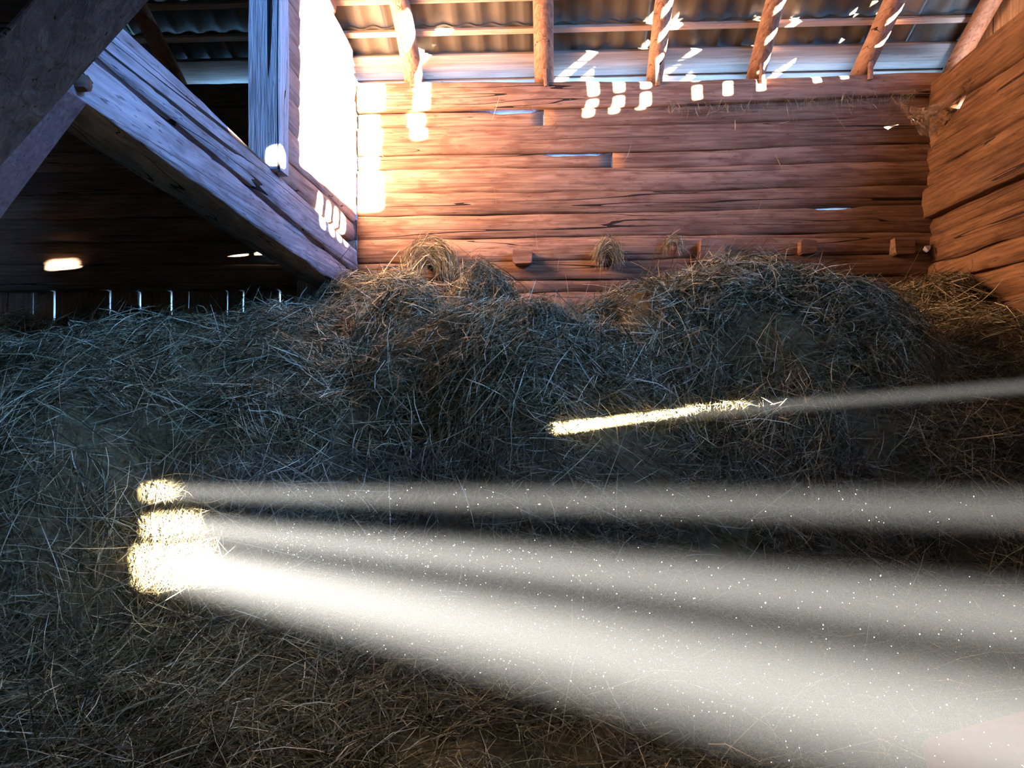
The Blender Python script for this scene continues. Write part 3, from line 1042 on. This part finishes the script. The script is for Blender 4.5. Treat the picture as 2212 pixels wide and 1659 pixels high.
# rounded reddish timber that reaches into the light by the foreground
M_RED = plain('timber_reddish', (0.12, 0.04, 0.025), 0.8, 0, 0.2, 9.0, (0.18, 0.07, 0.045))
q0, q1 = aty(2060, 1760, 1.62), aty(2560, 1685, 1.55)
tm = pole('timber_end', q0, q1, 0.15, 0.20, M_RED, None, 800, n=8, sides=18, wob=0.0)
tag(tm, 'rounded reddish-brown timber end in the lowest sunbeam', 'timber')

# ------------------------------------------------------------------ dusty air in the sunbeams
HAZE = 0.056


def haze_mat(name, dens):
    m = bpy.data.materials.new(name)
    m.use_nodes = True
    nt = m.node_tree
    nt.nodes.clear()
    out = nt.nodes.new('ShaderNodeOutputMaterial')
    vs = nt.nodes.new('ShaderNodeVolumeScatter')
    vs.inputs['Color'].default_value = (0.93, 0.97, 1.0, 1)
    vs.inputs['Density'].default_value = dens
    vs.inputs['Anisotropy'].default_value = 0.0
    nt.links.new(vs.outputs[0], out.inputs['Volume'])
    m.cycles.volume_sampling = 'EQUIANGULAR'
    return m


def beam_box(name, yz, t0, t1, label, mat):
    """prism of dusty air along the sun direction; yz = (y0, y1, z0, z1) at the right wall"""
    y0, y1_, z0, z1 = yz
    v = []
    for t in (t0, t1):
        for (yv, zv) in ((y0, z0), (y1_, z0), (y1_, z1), (y0, z1)):
            v.append((XR + SUN_DIR[0] * t, yv + t, zv + SUN_DIR[2] * t))
    f = [(0, 1, 2, 3), (7, 6, 5, 4), (0, 4, 5, 1), (1, 5, 6, 2), (2, 6, 7, 3), (3, 7, 4, 0)]
    o = link_mesh(name, v, f, mat, smooth=False)
    return tag(o, label, 'haze', kind='stuff')


M_HAZE = haze_mat('dusty_air', HAZE)
zd = [H1[3] + 0.10, (H1[2] + H2[3]) / 2, (H2[2] + H3[3]) / 2, H3[2] - 0.10]
for k, lab in enumerate(('hazy dust in the thin uppermost broad sunbeam', 'hazy dust in the middle broad sunbeam', 'hazy dust in the widest, lowest sunbeam')):
    beam_box('dust_haze', (H3[0] - 0.12, H3[1] + 0.12, zd[k + 1] + 0.001, zd[k] - 0.001), 1.35, 4.62, lab, M_HAZE)
M_HAZE2 = haze_mat('dusty_air_thin', HAZE * 0.14)
beam_box('dust_haze', (hs2[1] - 0.2, hs[1] + 0.1, 0.18, 0.27), 0.3, 3.0, 'hazy dust along the thin sun streak over the hay', M_HAZE2)

# glinting motes in the beams
NM = 2600
t = 1.3 + 2.6 * RNG.random(NM) ** 1.7
sel = RNG.integers(0, 10, NM)
yy0 = np.where(sel < 1, RNG.uniform(H1[0], H1[1], NM), np.where(sel < 4, RNG.uniform(H2[0], H2[1], NM), RNG.uniform(H3[0], H3[1], NM)))
zz0 = np.where(sel < 1, RNG.uniform(H1[2], H1[3], NM), np.where(sel < 4, RNG.uniform(H2[2], H2[3], NM), RNG.uniform(H3[2], H3[3], NM)))
P = np.stack([XR + 0.09 + SUN_DIR[0] * t, yy0 + t, zz0 + SUN_DIR[2] * t], 1)
r = RNG.uniform(0.0003, 0.0009, NM) * np.where(RNG.random(NM) < 0.06, 1.7, 1.0)
oct_ = np.array([(1, 0, 0), (-1, 0, 0), (0, 1, 0), (0, -1, 0), (0, 0, 1), (0, 0, -1)], float)
tri = np.array([(0, 2, 4), (2, 1, 4), (1, 3, 4), (3, 0, 4), (2, 0, 5), (1, 2, 5), (3, 1, 5), (0, 3, 5)])
MV = (P[:, None, :] + oct_[None] * r[:, None, None]).reshape(-1, 3)
MF = (np.arange(NM)[:, None, None] * 6 + tri[None]).reshape(-1, 3)
mo = link_mesh('dust_motes', MV, [tuple(int(a) for a in q) for q in MF], plain('mote', (0.75, 0.75, 0.7), 0.7), smooth=False, recalc=False)
tag(mo, 'tiny glinting dust motes floating in the broad sunbeams', 'dust', kind='stuff')
